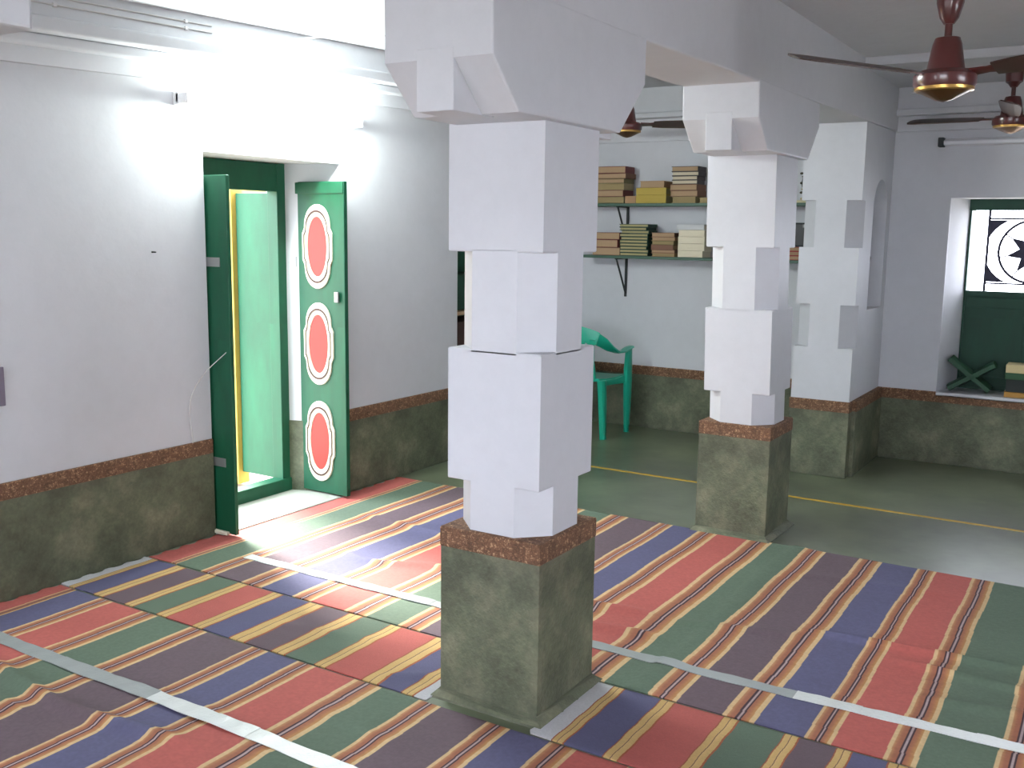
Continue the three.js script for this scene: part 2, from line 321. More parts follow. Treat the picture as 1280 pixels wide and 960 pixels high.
// ---------------------------------------------------------------- rugs
const RC = { red: [186, 98, 90], blue: [96, 95, 126], green: [98, 116, 98], purple: [106, 90, 97], white: [200, 200, 202], brown: [150, 84, 62] };
const bandMix = (c0, c1, t) => [0, 1, 2].map((i) => lerp(c0[i], c1[i], t));
function borderWarm(t, kind) {                       // narrow bundle of threads between two broad stripes
  const cream = [214, 184, 138], org = [164, 104, 78], dk = [66, 46, 54], pale = [180, 160, 160], yel = [206, 174, 112];
  if (kind === 'yellow') { if (t < 0.08) return [160, 90, 64]; if (t < 0.45) return bandMix(yel, [216, 178, 118], t); if (t < 0.5) return [120, 92, 70]; if (t < 0.88) return bandMix([226, 190, 132], yel, t); return [170, 96, 62]; }
  if (t < 0.14) return cream; if (t < 0.40) return bandMix([188, 136, 96], org, smooth(0.14, 0.3, t)); if (t < 0.455) return dk; if (t < 0.53) return pale; if (t < 0.585) return dk; if (t < 0.84) return bandMix(org, [188, 136, 86], smooth(0.6, 0.84, t)); return cream;
}
const weave = fbm(64, 2, 3131), dye = fbm(4, 4, 717);
function rugTexture(x0, x1, bands, kind) {           // bands: [from, to, colour]; gaps between them are thread bundles
  const W = 2048, line = [];
  for (let i = 0; i < W; i++) {
    const x = lerp(x0, x1, (i + 0.5) / W); let c = null;
    for (let k = 0; k < bands.length; k++) {
      const [a, b, n] = bands[k];
      if (x >= a && x <= b) { c = RC[n]; break; }
      const nx = bands[k + 1]; if (nx && x > b && x < nx[0]) { c = borderWarm((x - b) / (nx[0] - b), kind); break; }
    }
    line.push(c ?? RC[bands[x < bands[0][0] ? 0 : bands.length - 1][2]]);
  }
  return tex(W, 256, (u, v, i, j) => {
    const o = Math.round(1.0 * Math.sin(v * 21 + 1.3) + 1.5 * (dye(u * 3, v) - 0.5));
    const c = line[clamp(i + o, 0, W - 1)], k = 1 + 0.1 * (dye(u * 3, v) - 0.5) + 0.1 * (weave(u * 8, v * 4) - 0.5) + ((j + i) % 2 ? 0.02 : -0.02);
    return [c[0] * k, c[1] * k, c[2] * k];
  }, true, false);
}
const clothBump = tex(256, 256, (u, v, i, j) => 128 + 40 * Math.sin(i * Math.PI / 2) + 40 * Math.sin(j * Math.PI / 2) + 60 * (nC(u, v) - 0.5), false);
const rugMat = (t) => std({ map: t, roughness: 0.86, bumpMap: rep(clothBump, 0.12), bumpScale: 0.0008 });
const wob = fbm(6, 4, 5150);
const ridge = (d, w) => Math.exp(-(d * d) / (w * w));
function rug(name, x0, x1, z0, z1, bands, kind, hf, label, ragged) {
  const nx = Math.round((x1 - x0) / 0.02), nz = Math.round(Math.abs(z1 - z0) / 0.02), pos = [], uv = [], uv2 = [], idx = [];
  const zA = Math.min(z0, z1), zB2 = Math.max(z0, z1);
  for (let j = 0; j <= nz; j++) for (let i = 0; i <= nx; i++) {
    let x = lerp(x0, x1, i / nx), z = lerp(zA, zB2, j / nz);
    const X = x, Z = z;
    if (i < 2 && ragged) x += 0.03 * (wob(z * 0.9, 0.3) - 0.5) + 0.012 * Math.sin(z * 60) * (1 - i / 2);
    if (j === 0) z += 0.006 * wob(x * 0.5, 0.1); if (j === nz) z -= 0.008 * wob(x * 0.5, 0.6);
    pos.push(x, hf(X, Z), z); uv.push((X - x0) / (x1 - x0), (Z - zA) / (zB2 - zA));
  }
  const id = (i, j) => j * (nx + 1) + i;
  for (let j = 0; j < nz; j++) for (let i = 0; i < nx; i++) idx.push(id(i, j), id(i, j + 1), id(i + 1, j + 1), id(i, j), id(i + 1, j + 1), id(i + 1, j));
  // turned-down edges give the cloth its thickness
  const rim = []; for (let i = 0; i <= nx; i++) rim.push(id(i, 0)); for (let j = 1; j <= nz; j++) rim.push(id(nx, j)); for (let i = nx - 1; i >= 0; i--) rim.push(id(i, nz)); for (let j = nz - 1; j > 0; j--) rim.push(id(0, j));
  const base = pos.length / 3; for (const r of rim) { pos.push(pos[3 * r], 0.0005, pos[3 * r + 2]); uv.push(uv[2 * r], uv[2 * r + 1]); }
  for (let k = 0; k < rim.length; k++) { const k2 = (k + 1) % rim.length; idx.push(rim[k], rim[k2], base + k2, rim[k], base + k2, base + k); }
  const g = new THREE.BufferGeometry(); g.setAttribute('position', new THREE.Float32BufferAttribute(pos, 3)); g.setAttribute('uv', new THREE.Float32BufferAttribute(uv, 2)); g.setIndex(idx); g.computeVertexNormals();
  const o = mesh(numbered(name), g, rugMat(rugTexture(x0, x1, bands, kind))); o.userData = { label, category: 'rug', group: 'striped cotton floor rugs' };
  return o;
}
const cyc = (centres, hw, first, order) => centres.map((c, i) => [c - hw, c + hw, order[(i + first) % order.length]]);
const ext = (list, pitch, to) => { const r = [...list]; while (r[r.length - 1] < to) r.push(r[r.length - 1] + pitch); return r; };
const bandsA = [[-3.9, -3.775, 'red'], [-3.735, -3.575, 'blue'], [-3.49, -3.31, 'red'], [-3.21, -3.02, 'green'], [-2.92, -2.68, 'purple'], [-2.595, -2.45, 'blue'], [-2.36, -2.18, 'red'], [-2.06, -1.9, 'green'], [-1.81, -1.63, 'purple'], [-1.54, -1.4, 'blue'], ...cyc(ext([-1.22], 0.27, 1.2), 0.085, 0, ['red', 'green', 'purple', 'blue'])];
const bandsC = [[-3.86, -3.7, 'red'], [-3.665, -3.5, 'green'], [-3.4, -3.24, 'purple'], [-3.11, -2.93, 'blue'], [-2.82, -2.64, 'red'], [-2.52, -2.36, 'green'], [-2.25, -2.07, 'purple'], [-1.99, -1.84, 'blue'], [-1.735, -1.575, 'red'], [-1.45, -1.285, 'green'], [-1.18, -1.02, 'purple'], [-0.915, -0.755, 'blue'], [-0.67, -0.52, 'red'], [-0.425, -0.23, 'green'], ...cyc(ext([-0.05], 0.27, 1.5), 0.085, 0, ['red', 'purple', 'blue', 'green'])];
const bandsB = [[-3.9, -3.81, 'white'], [-3.77, -3.645, 'blue'], [-3.575, -3.44, 'purple'], [-3.38, -3.24, 'green'], [-3.175, -3.03, 'red'], [-2.965, -2.82, 'blue'], [-2.73, -2.6, 'purple'], [-2.525, -2.385, 'green'], [-2.325, -2.165, 'red'], [-2.085, -1.99, 'blue'], [-1.935, -1.8, 'white']];
const bandsB2 = [[-1.5, -1.405, 'white'], [-1.36, -1.23, 'blue'], [-1.175, -1.01, 'red'], [-0.955, -0.81, 'green'], [-0.76, -0.65, 'purple'], [-0.6, -0.5, 'blue'], ...cyc(ext([-0.365], 0.22, 1.2), 0.07, 0, ['red', 'green', 'purple', 'blue'])];
const seg = (x, a, b, s) => smooth(a - s, a + s, x) * (1 - smooth(b - s, b + s, x));
const hBase = (x, z) => 0.004 + 0.0025 * wob(x * 0.35, z * 0.35);
const hA = (x, z) => hBase(x, z) + 0.024 * ridge(z + 1.86 + 0.03 * Math.sin(x * 5), 0.028) * seg(x, -3.4, -2.35, 0.15) + 0.012 * ridge(z + 1.74, 0.03) * seg(x, -3.6, -2.9, 0.1)
  + 0.006 * ridge(z + 2.02 + 0.05 * Math.sin(x * 7), 0.03) * seg(x, -2.9, -2.0, 0.1) + 0.007 * ridge(z + 2.25 - 0.12 * (x + 2), 0.04) * seg(x, -2.15, -1.8, 0.08);
const hC = (x, z) => hBase(x, z) + 0.022 * ridge(z + 3.42 + 0.18 * (x + 1.5), 0.03) * seg(x, -1.85, -1.47, 0.08) + 0.02 * ridge(z + 3.62 + 0.15 * (x + 1.6), 0.035) * seg(x, -2.0, -1.6, 0.09)
  + 0.008 * smooth(-0.01, 0.012, x + 1.36 + 0.015 * Math.sin(z * 4)) * (1 - smooth(0.02, 0.14, x + 1.36)) + 0.02 * ridge(z + 3.87 + 0.08 * (x + 0.4), 0.02) * seg(x, -0.95, 0.4, 0.12)
  + 0.02 * ridge(z + 3.7 - 0.06 * (x + 0.3), 0.022) * seg(x, -0.6, 0.4, 0.1) + 0.015 * ridge(z + 3.5 + 0.2 * (x + 0.2), 0.03) * seg(x, -0.5, 0.3, 0.1) + 0.012 * ridge(z + 3.75 + 0.3 * (x + 1), 0.03) * seg(x, -1.45, -1.0, 0.08)
  + 0.006 * ridge(z + 4.5 + 0.15 * (x + 1), 0.04) * seg(x, -1.2, -0.6, 0.1) + 0.016 * ridge(z + 3.55 + 0.06 * Math.sin(x * 9), 0.03) * seg(x, -3.1, -2.3, 0.1) + 0.01 * ridge(z + 4.05 - 0.1 * (x + 3.1), 0.035) * seg(x, -3.45, -2.75, 0.1);
const hB = (x, z) => hBase(x, z) + 0.006 * ridge(z + 2.75 + 0.2 * (x + 2.6), 0.03) * seg(x, -2.75, -2.35, 0.06) + 0.01 * ridge(z + 2.62 + 0.7 * (x + 2.05), 0.03) * seg(x, -2.12, -1.98, 0.03);
rug('striped_rug', -3.86, 1.2, -2.505, -0.6, bandsA, 'warm', hA, 'striped rug lying in front of the thick pillar, crossed by tape', true);
rug('striped_rug', -3.85, 1.5, -4.865, -2.965, bandsC, 'warm', hC, 'wide striped rug between the door and the far pillar', true);
rug('striped_rug', -3.865, -1.885, -2.956, -2.513, bandsB, 'yellow', hB, 'narrow striped rug from the door wall to the thick pillar', true);
rug('striped_rug', -1.478, 1.2, -2.956, -2.513, bandsB2, 'yellow', hBase, 'narrow striped rug starting at the thick pillar with a white end', true);
// tapes stuck across the rugs
function tapePiece(x0, x1, zf, w, hf, m, parent, up) {
  const n = Math.max(4, Math.round((x1 - x0) / 0.015)), pos = [], idx = [];
  const top = (x, z) => Math.max(...[-1, -0.5, 0, 0.5, 1].map((q) => Math.max(hf(x - 0.01, z + q * w / 2), hf(x, z + q * w / 2), hf(x + 0.01, z + q * w / 2))));
  for (let i = 0; i <= n; i++) { const x = lerp(x0, x1, i / n), z = zf(x); for (const [s, dy] of [[-1, -0.001], [-1, 0.0016], [1, 0.0016], [1, -0.001]]) pos.push(x, top(x, z) + dy + 0.0022 + up + (dy > 0 ? 0.0016 * Math.sin(x * 61 + s) * wob(x, 0.2) : 0), z + s * w / 2 + 0.002 * Math.sin(x * 23 + s * 2)); }
  for (let i = 0; i < n; i++) for (let k = 0; k < 4; k++) { const a = 4 * i + k, b = 4 * i + (k + 1) % 4; idx.push(a, a + 4, b, b, a + 4, b + 4); }
  idx.push(0, 1, 2, 0, 2, 3); const e = 4 * n; idx.push(e, e + 2, e + 1, e, e + 3, e + 2);
  const g = new THREE.BufferGeometry(); g.setAttribute('position', new THREE.Float32BufferAttribute(pos, 3)); g.setIndex(idx);
  const f = g.toNonIndexed(); f.computeVertexNormals();
  mesh('tape_piece', uvBox(toCreasedNormals(f, 0.8)), m, parent);
}
function tape(zf, w, hf, cuts, label) {              // cuts: ends of the overlapping pieces and which of them are fresh white tape
  const t = thing('tape_strip', label, 'tape');
  for (let i = 0; i + 1 < cuts.length; i++) tapePiece(cuts[i][0], cuts[i + 1][0] + 0.015, zf, w * (1 + 0.04 * (i % 2)), hf, cuts[i][1] ? M.tapeWhite : M.tape, t, i % 2 ? 0.0012 : 0);
}
tape(() => -2.03, 0.062, hA, [[-3.8, 0], [-3.16, 0], [-2.66, 1], [-2.36, 1], [-2.2, 1], [-1.5, 1], [0.6, 1]], 'glossy white tape across the rug in front of the thick pillar');
tape((x) => -3.225 - 0.03 * smooth(-1.3, 0, x), 0.058, hC, [[-3.47, 1], [-2.9, 0], [-2.4, 0], [-0.86, 1], [-0.66, 1], [-0.3, 1], [1.0, 1]], 'glossy white tape across the wide rug behind the thick pillar');

// ---------------------------------------------------------------- the green door
{
  const d = struct('door_1', null, null, 'green double door standing open in the left wall', 'door');
  const FX0 = XW - 0.38, FX1 = XW - 0.3;
  mesh('frame', join(box(FX0, FX1, 0, 1.912, DZ0 - 0.06, DZ0, 0.004), box(FX0, FX1, 0, 1.912, -4.245, -4.178, 0.004), box(FX0 + 0.004, FX1 - 0.003, 1.755, 1.909, -4.2, DZ0 - 0.03, 0.004)), M.doorGreen, d);
  mesh('threshold', box(FX0, FX1 + 0.01, 0, 0.085, -4.245, DZ0, 0.006), M.doorGreen, d);
  // leaf on the near jamb, swung into the room; seen from its plain back
  const l1 = mesh('leaf', join(box(XW - 0.29, XW + 0.14, 0.015, 1.8, -3.425, -3.402, 0.004)), M.doorGreen, d);
  for (const y of [1.36, 0.36]) mesh('hinge_strap', box(XW - 0.28, XW + 0.085, y, y + 0.045, -3.402, -3.397, 0.002), M.steel, l1).userData.label = 'grey steel hinge strap';
  mesh('bolt', join(box(XW + 0.0, XW + 0.1, 0.012, 0.03, -3.4, -3.38, 0.004)), M.cream, l1).userData.label = 'white bolt at the foot of the leaf';
  // leaf on the far jamb with three painted medallions
  const l2 = mesh('leaf', join(box(-4.165, -3.765, 0.02, 1.812, -4.3, -4.27, 0.004), box(-4.16, -3.768, 1.745, 1.809, -4.275, -4.264, 0.003)), M.doorGreen, d);
  l2.userData.label = 'green leaf with three white and red medallions';
  const scal = (w, h, k = 1) => {
    // shouldered oval: rounded narrow ends, wider straight waist
    const hw = (q) => q < 0.33 ? 1 : q < 0.43 ? lerp(1, 0.86, smooth(0.33, 0.43, q)) : 0.86 * Math.sqrt(Math.max(0, 1 - ((q - 0.43) / 0.57) ** 2.3));
    const pts = []; const N = 48; for (let i = 0; i < N; i++) { const q = Math.sin((i / N - 0.5) * Math.PI); pts.push(new THREE.Vector2(hw(Math.abs(q)) * w / 2 * k, q * h / 2 * k)); }
    for (let i = 0; i < N; i++) { const q = Math.sin((0.5 - i / N) * Math.PI); pts.push(new THREE.Vector2(-hw(Math.abs(q)) * w / 2 * k, q * h / 2 * k)); }
    return new THREE.Shape(pts); };
  const ell = (w, h) => { const s = new THREE.Shape(); s.absellipse(0, 0, w / 2, h / 2, 0, Math.PI * 2); return s; };
  const ex = (s, dep, b) => new THREE.ExtrudeGeometry(s, { depth: dep, bevelEnabled: true, bevelSize: b, bevelThickness: b, bevelOffset: -b, bevelSegments: 2, curveSegments: 32 });
  for (const [y, r] of [[1.449, 0], [0.895, 0], [0.325, 0]]) {
    const ring = scal(0.225, 0.475); const h = new THREE.Path(); h.absellipse(0, 0, 0.072, 0.168, 0, Math.PI * 2); ring.holes.push(h);
    const outer = ex(ring, 0.008, 0.004); outer.translate(-3.962, y, -4.272);
    mesh('medallion_rim', uvBox(outer), M.cream, l2).userData.label = 'white scalloped medallion rim';
    // raised inner moulding with a dark painted line round it
    const lineS = scal(0.225, 0.475, 0.86); lineS.holes.push(new THREE.Path(scal(0.225, 0.475, 0.82).getPoints(1)));
    const ln = new THREE.ExtrudeGeometry(lineS, { depth: 0.002, bevelEnabled: false }); ln.translate(-3.962, y, -4.2575);
    mesh('medallion_line', uvBox(ln), M.medDark, l2).userData.label = 'thin dark outline painted on the rim';
    const red = ex(ell(0.15, 0.342), 0.004, 0.003); red.translate(-3.962, y, -4.272);
    mesh('medallion_panel', uvBox(red), M.medRed, l2).userData.label = 'red oval panel';
  }
  mesh('latch', box(-3.83, -3.8, 1.14, 1.2, -4.265, -4.25, 0.004), M.steel, l2);
  for (const y of [1.33, 0.36]) {
    const hg = mesh('hinge', join(box(-4.215, -4.17, y - 0.01, y + 0.11, -4.285, -4.262, 0.004), box(-4.2, -4.12, y, y + 0.06, -4.27, -4.262, 0.002)), M.steel, d); hg.userData.label = 'grey steel hinge';
  }
  // outer leaf opened outwards
  mesh('outer_leaf', box(-4.54, -4.265, 0.075, 1.75, -4.235, -4.2, 0.004), M.doorGreen, d).userData.label = 'pale green outer leaf seen through the doorway';
  mesh('outer_post', box(-4.66, -4.545, 0, 1.9, -4.26, -4.17, 0.004), M.yellowWall, d).userData.label = 'yellow post beside the outer leaf';
  // sill between wall face and threshold
  mesh('door_sill', box(FX1 - 0.02, XW + 0.06, 0, 0.01, DZ1 + 0.02, DZ0 - 0.002, 0.004), M.sillConcrete, d).userData.label = 'pale worn cement sill';
  single('loose_wire', tube([V(XW + 0.012, 0.5, -3.26), V(XW + 0.02, 0.72, -3.25), V(XW + 0.06, 0.84, -3.3), V(XW + 0.12, 0.945, -3.393)], 0.0022, 24), M.wire, 'thin wire hanging from the door leaf to the dado', 'wire');
}

// ---------------------------------------------------------------- lit fluorescent tube over the door
{
  const t = thing('tube_light', 'lit fluorescent tube on the wall above the green door', 'lamp', [XW, 2.14, -3.84]);
  mesh('batten', box(0, 0.045, -0.03, 0.03, -0.62, 0.62, 0.006), M.conduit, t);
  const m = new THREE.MeshStandardMaterial({ color: 0xffffff, emissive: new THREE.Color().setRGB(0.9, 1.0, 0.97), emissiveIntensity: 9, roughness: 0.4 });
  const g = cyl(0.017, 0.017, 1.17, 16); g.rotateX(Math.PI / 2); g.translate(0.082, 0, 0);
  const tb = mesh('tube', g, m, t); tb.castShadow = false;
  for (const s of [-1, 1]) mesh('end_cap', box(0.02, 0.1, -0.024, 0.024, s * 0.585, s * 0.62, 0.006), M.conduit, t);
  for (let i = 0; i < 6; i++) {
    const p = new THREE.PointLight(new THREE.Color().setRGB(0.9, 1.0, 0.97), 1.5, 0, 2); p.position.set(0.125, 0, -0.5 + 0.2 * i); p.castShadow = true; p.shadow.radius = 2; t.add(p);
  }
}
{
  const t = thing('tube_light', 'unlit fluorescent tube fitting on the wall above the window', 'lamp', [-0.6, 2.17, ZB]);
  mesh('batten', box(-0.6, 0.6, -0.022, 0.022, 0, 0.04, 0.006), M.conduit, t);
  const g = cyl(0.016, 0.016, 1.14, 16); g.rotateZ(Math.PI / 2); g.translate(0, -0.004, 0.066);
  mesh('tube', g, std({ color: srgb(225, 226, 230), roughness: 0.25 }), t);
  for (const s of [-1, 1]) mesh('end_cap', box(s * 0.57, s * 0.605, -0.03, 0.03, 0.01, 0.085, 0.005), M.iron, t);
}
// conduits on the cornice
for (const [y, l] of [[2.452, 'upper thin cable run along the cornice near the wall lamp'], [2.422, 'lower thin cable run along the cornice near the wall lamp']]) {
  const g = tube([0.2, -1, -2.2, -3.35].map((z) => V(XW + 0.135, y + 0.034 * (-2.8 - z), z)), 0.0035, 40);
  const c = thing('cable_run', l, 'cable'); mesh('cable', g, M.wire, c);
  for (const z of [-1.85, -2.55, -3.2]) mesh('clip', box(XW + 0.128, XW + 0.142, y - 0.008 + 0.034 * (-2.8 - z), y + 0.008 + 0.034 * (-2.8 - z), z - 0.008, z + 0.008, 0.002), M.conduit, c);
}
single('cable_drop', tube([V(XW + 0.14, 2.48, -3.82), V(XW + 0.3, 2.515, -3.98), V(XW + 0.7, 2.525, -4.25), V(XW + 1.2, 2.535, -4.5)], 0.004, 24), M.wire, 'cable running from the cornice across the ceiling above the door', 'cable');
{ const s = thing('switch_board', 'small grey switch board on the whitewashed wall above the dado', 'switch', [XW, 0.9, -2.275]);
  mesh('plate', box(0, 0.012, -0.08, 0.08, -0.045, 0.05, 0.003), std({ color: srgb(120, 112, 128), roughness: 0.5 }), s);
  for (const y of [-0.04, 0.03]) mesh('switch', box(0.012, 0.02, y - 0.015, y + 0.015, -0.015, 0.015, 0.003), M.iron, s); }
single('wall_nail', (() => { const g = cyl(0.004, 0.003, 0.03, 8); g.rotateZ(Math.PI / 2); g.translate(XW + 0.012, 1.433, -3.074); return g; })(), M.iron, 'small nail in the whitewashed wall left of the door', 'nail');

// ---------------------------------------------------------------- cupboard recess behind the thick pillar
{
  const c = thing('wall_cupboard', 'recessed wall cupboard in the door wall near the turquoise chair', 'cupboard', [XW - 0.35, 0.62, -5.94]);
  mesh('back_panel', box(0, 0.02, 0, 1.12, -0.4, 0.4, 0.003), M.doorGreen, c);
  mesh('side_post', box(0.02, 0.06, 0, 1.12, 0.36, 0.4, 0.003), M.brown, c);
  mesh('shelf', box(0.02, 0.33, 0.36, 0.385, -0.395, 0.395, 0.003), std({ color: srgb(176, 150, 118), roughness: 0.7 }), c);
  single('storage_box', box(XW - 0.3, XW - 0.06, 1.01, 1.255, -6.2, -5.6, 0.008), M.shutter, 'dark green box on the shelf of the recessed wall cupboard', 'box');
  single('wooden_chest', box(XW - 0.32, XW - 0.05, 0.622, 0.93, -6.2, -5.6, 0.008), std({ color: srgb(74, 48, 44), roughness: 0.6 }), 'dark brown chest under the shelf of the recessed wall cupboard', 'chest');
}

// ---------------------------------------------------------------- window with grille and shutters
{
  const w = struct('window_1', null, null, 'deep window with an iron grille above closed green shutters', 'window');
  const z = ZB - 0.32, a = WX0 + 0.085, b = WX1 - 0.085;
  mesh('frame', join(box(a + 0.01, b - 0.01, WY0, WY0 + 0.03, z - 0.025, z + 0.02, 0.003), box(a, a + 0.012, WY0, 1.76, z - 0.03, z + 0.03, 0.004), box(b - 0.035, b, WY0, 1.76, z - 0.03, z + 0.03, 0.004), box(a - 0.02, b + 0.02, 1.735, 1.83, z - 0.03, z + 0.03, 0.004), box(a, b, 1.15, 1.185, z - 0.03, z + 0.03, 0.004)), M.shutter, w);
  const mid = (a + b) / 2;
  for (const [x0, x1] of [[a + 0.01, mid - 0.003], [mid + 0.003, b - 0.03]]) {
    const s = mesh('shutter', box(x0, x1, WY0 + 0.01, 1.155, z - 0.015, z + 0.015, 0.003), M.shutter, w);
    mesh('shutter_rail', join(box(x0 + 0.01, x1 - 0.01, WY0 + 0.02, WY0 + 0.09, z + 0.01, z + 0.026, 0.003), box(x0 + 0.01, x1 - 0.01, 1.07, 1.14, z + 0.01, z + 0.026, 0.003)), M.shutter, s);
  }
  mesh('cover_strip', box(mid - 0.02, mid + 0.02, WY0 + 0.01, 1.15, z + 0.012, z + 0.028, 0.003), M.shutter, w);
  const gx0 = -0.9, gx1 = -0.34, gc = (gx0 + gx1) / 2, gy = 1.46, R = 0.21;
  const tor = (r, t) => { const g = new THREE.TorusGeometry(r, t, 8, 40); g.translate(gc, gy, z); return g; };
  const gr = mesh('grille', join(box(gx0 - 0.01, gx0 + 0.006, 1.18, 1.74, z - 0.008, z + 0.008), box(gx1 - 0.006, gx1 + 0.01, 1.18, 1.74, z - 0.008, z + 0.008), box(gx0, gx1, gy + R + 0.004, gy + R + 0.016, z - 0.008, z + 0.008), box(gx0, gx1, gy - R - 0.016, gy - R - 0.004, z - 0.008, z + 0.008)), M.grille, w);
  mesh('ring', tor(R, 0.009), M.grille, gr);
  for (let i = 0; i < 8; i++) { const t = i * Math.PI / 4 + 0.2; mesh('spoke', tube([V(gc + 0.07 * Math.cos(t), gy + 0.07 * Math.sin(t), z), V(gc + 0.14 * Math.cos(t), gy + 0.14 * Math.sin(t), z), V(gc + R * Math.cos(t), gy + R * Math.sin(t), z)], 0.005, 4), M.grille, gr); }
  const star = new THREE.Shape(); for (let i = 0; i < 16; i++) { const t = i * Math.PI / 8 + 0.2, r = i % 2 ? 0.085 : 0.165; star[i ? 'lineTo' : 'moveTo'](r * Math.cos(t), r * Math.sin(t)); }
  const sg = new THREE.ExtrudeGeometry(star, { depth: 0.008, bevelEnabled: false }); sg.translate(gc, gy, z - 0.004);
  mesh('rosette', uvBox(sg), M.grille, gr);
  for (const [cx, cy, sx, sy] of [[gx0, gy + R, 1, -1], [gx0, gy - R, 1, 1], [gx1, gy + R, -1, -1], [gx1, gy - R, -1, 1]]) {
    const s = new THREE.Shape(); s.moveTo(0, 0); s.lineTo(0.13 * sx, 0); s.quadraticCurveTo(0.04 * sx, 0.04 * sy, 0, 0.13 * sy); s.lineTo(0, 0);
    const g = new THREE.ExtrudeGeometry(s, { depth: 0.008, bevelEnabled: false }); g.translate(cx, cy, z - 0.004); mesh('corner_leaf', uvBox(g), M.grille, gr);
  }
  mesh('sill', box(WX0, WX1, 0.47, WY0, ZB - 0.44, ZB + 0.012, 0.004), M.white, w);
}
// folding book rest on the sill
{
  const r = thing('book_rest', 'dark green crossed wooden book rest on the window sill', 'book stand', [-0.93, 0.5, ZB - 0.15], 0.05);
  const plank = (x0, y0, x1, y1) => sweep([[V(x0, y0, 0), V(0, 0, 1), 0.09, 0.022], [V((x0 + x1) / 2, (y0 + y1) / 2, 0), V(0, 0, 1), 0.09, 0.022], [V(x1, y1, 0), V(0, 0, 1), 0.09, 0.022]]);
  mesh('board', plank(-0.125, 0.225, 0.135, 0.022), M.rehal, r); mesh('board', plank(-0.12, 0.022, 0.16, 0.2), M.rehal, r);
}

// ---------------------------------------------------------------- bookshelves and books
{
  const brk = (t, x) => {
    const b = mesh('bracket', join(box(x - 0.01, x + 0.01, -0.33, -0.02, 0, 0.012, 0.002), box(x - 0.01, x + 0.01, -0.03, -0.018, 0, 0.2, 0.002), sweep([[V(x, -0.3, 0.01), V(1, 0, 0), 0.007, 0.004], [V(x, -0.16, 0.1), V(1, 0, 0), 0.007, 0.004], [V(x, -0.025, 0.19), V(1, 0, 0), 0.007, 0.004]])), M.iron, t);
    b.userData.label = 'black iron shelf bracket';
  };
  const up = thing('wall_shelf', 'upper green wall shelf loaded with stacked books', 'shelf', [0, 1.775, ZB], 0, 'book shelves on the back wall');
  mesh('board', box(-3.85, -1.9, -0.022, 0, 0, 0.23, 0.003), M.shelfGreen, up);
  const lo = thing('wall_shelf', 'lower green wall shelf loaded with stacked books', 'shelf', [0, 1.375, ZB], 0, 'book shelves on the back wall');
  mesh('board', box(-3.78, -1.9, -0.022, 0, 0, 0.23, 0.003), M.shelfGreen, lo);
  for (const x of [-3.48, -2.5]) { brk(up, x); brk(lo, x); }
}
const pageMat = [[176, 148, 116], [206, 194, 168], [156, 138, 98], [176, 168, 122]].map((c) => std({ color: srgb(...c), roughness: 0.9, bumpMap: rep(tex(16, 128, (u, v, i, j) => (j % 4 < 2 ? 90 : 170), false), 0.03), bumpScale: 0.001 }));
const coverCache = {};
const cover = (c) => (coverCache[c.join()] ??= std({ color: srgb(...c), roughness: 0.65, bumpMap: rep(plasterBump, 0.08), bumpScale: 0.0006 }));
const ORD = ['lowest', 'second', 'third', 'fourth', 'fifth', 'sixth', 'seventh', 'eighth', 'ninth', 'tenth', 'eleventh'];
// spine: 'x' = spine on the right hand side, pages to the front; 'z' = spine to the front
function book(p, w, t, dep, c, pg, spine, turn, label, group) {
  const b = thing('book', label, 'book', p, turn, group);
  const k = 0.004, e = 0.005;
  const cv = [box(-w / 2, w / 2, 0, k, -dep / 2, dep / 2, 0.001), box(-w / 2, w / 2, t - k, t, -dep / 2, dep / 2, 0.001)];
  if (spine === 'x') cv.push(box(w / 2 - k, w / 2, 0, t, -dep / 2, dep / 2, 0.002)); else cv.push(box(-w / 2, w / 2, 0, t, dep / 2 - k, dep / 2, 0.002));
  mesh('cover', join(cv), cover(c), b);
  mesh('pages', box(-w / 2 + e, w / 2 - (spine === 'x' ? k : e), k, t - k, -dep / 2 + e, dep / 2 - (spine === 'z' ? k : e)), pageMat[pg], b);
}
const cname = { brown: [120, 84, 64], maroon: [112, 52, 52], tan: [164, 128, 92], olive: [118, 108, 72], yellow: [176, 152, 64], 'dark green': [34, 66, 54], charcoal: [66, 60, 60], cream: [214, 204, 178], pale: [200, 200, 200], khaki: [150, 134, 96], red: [150, 40, 44] };
function stack(x, y, list, desc, shelf) {            // list: [colour, width, thickness, depth, pages, spine]
  let h = y + 0.0005; const n = list.length;
  list.forEach(([c, w, t, dep, pg, sp], i) => {
    const ord = i === n - 1 ? 'topmost' : ORD[i];
    book([x + rr(-0.006, 0.006), h, ZB + 0.225 - dep / 2 - 0.012 + rr(-0.006, 0.004)], w, t, dep, cname[c], pg, sp, rr(-0.05, 0.05), `${c} book, ${ord} of the ${desc} on the ${shelf} shelf`, `books on the ${shelf} shelf`);
    h += t + 0.0008;
  });
}
stack(-3.55, 1.775, [['olive', 0.26, 0.05, 0.18, 2, 'x'], ['maroon', 0.25, 0.05, 0.18, 0, 'x'], ['khaki', 0.26, 0.05, 0.18, 2, 'x'], ['olive', 0.26, 0.035, 0.18, 0, 'x'], ['brown', 0.27, 0.04, 0.18, 0, 'x'], ['maroon', 0.26, 0.052, 0.18, 0, 'x']], 'red-topped stack', 'upper');
stack(-3.19, 1.775, [['yellow', 0.25, 0.062, 0.17, 3, 'z'], ['yellow', 0.245, 0.052, 0.17, 3, 'z'], ['tan', 0.2, 0.05, 0.16, 0, 'x']], 'low yellow stack', 'upper');
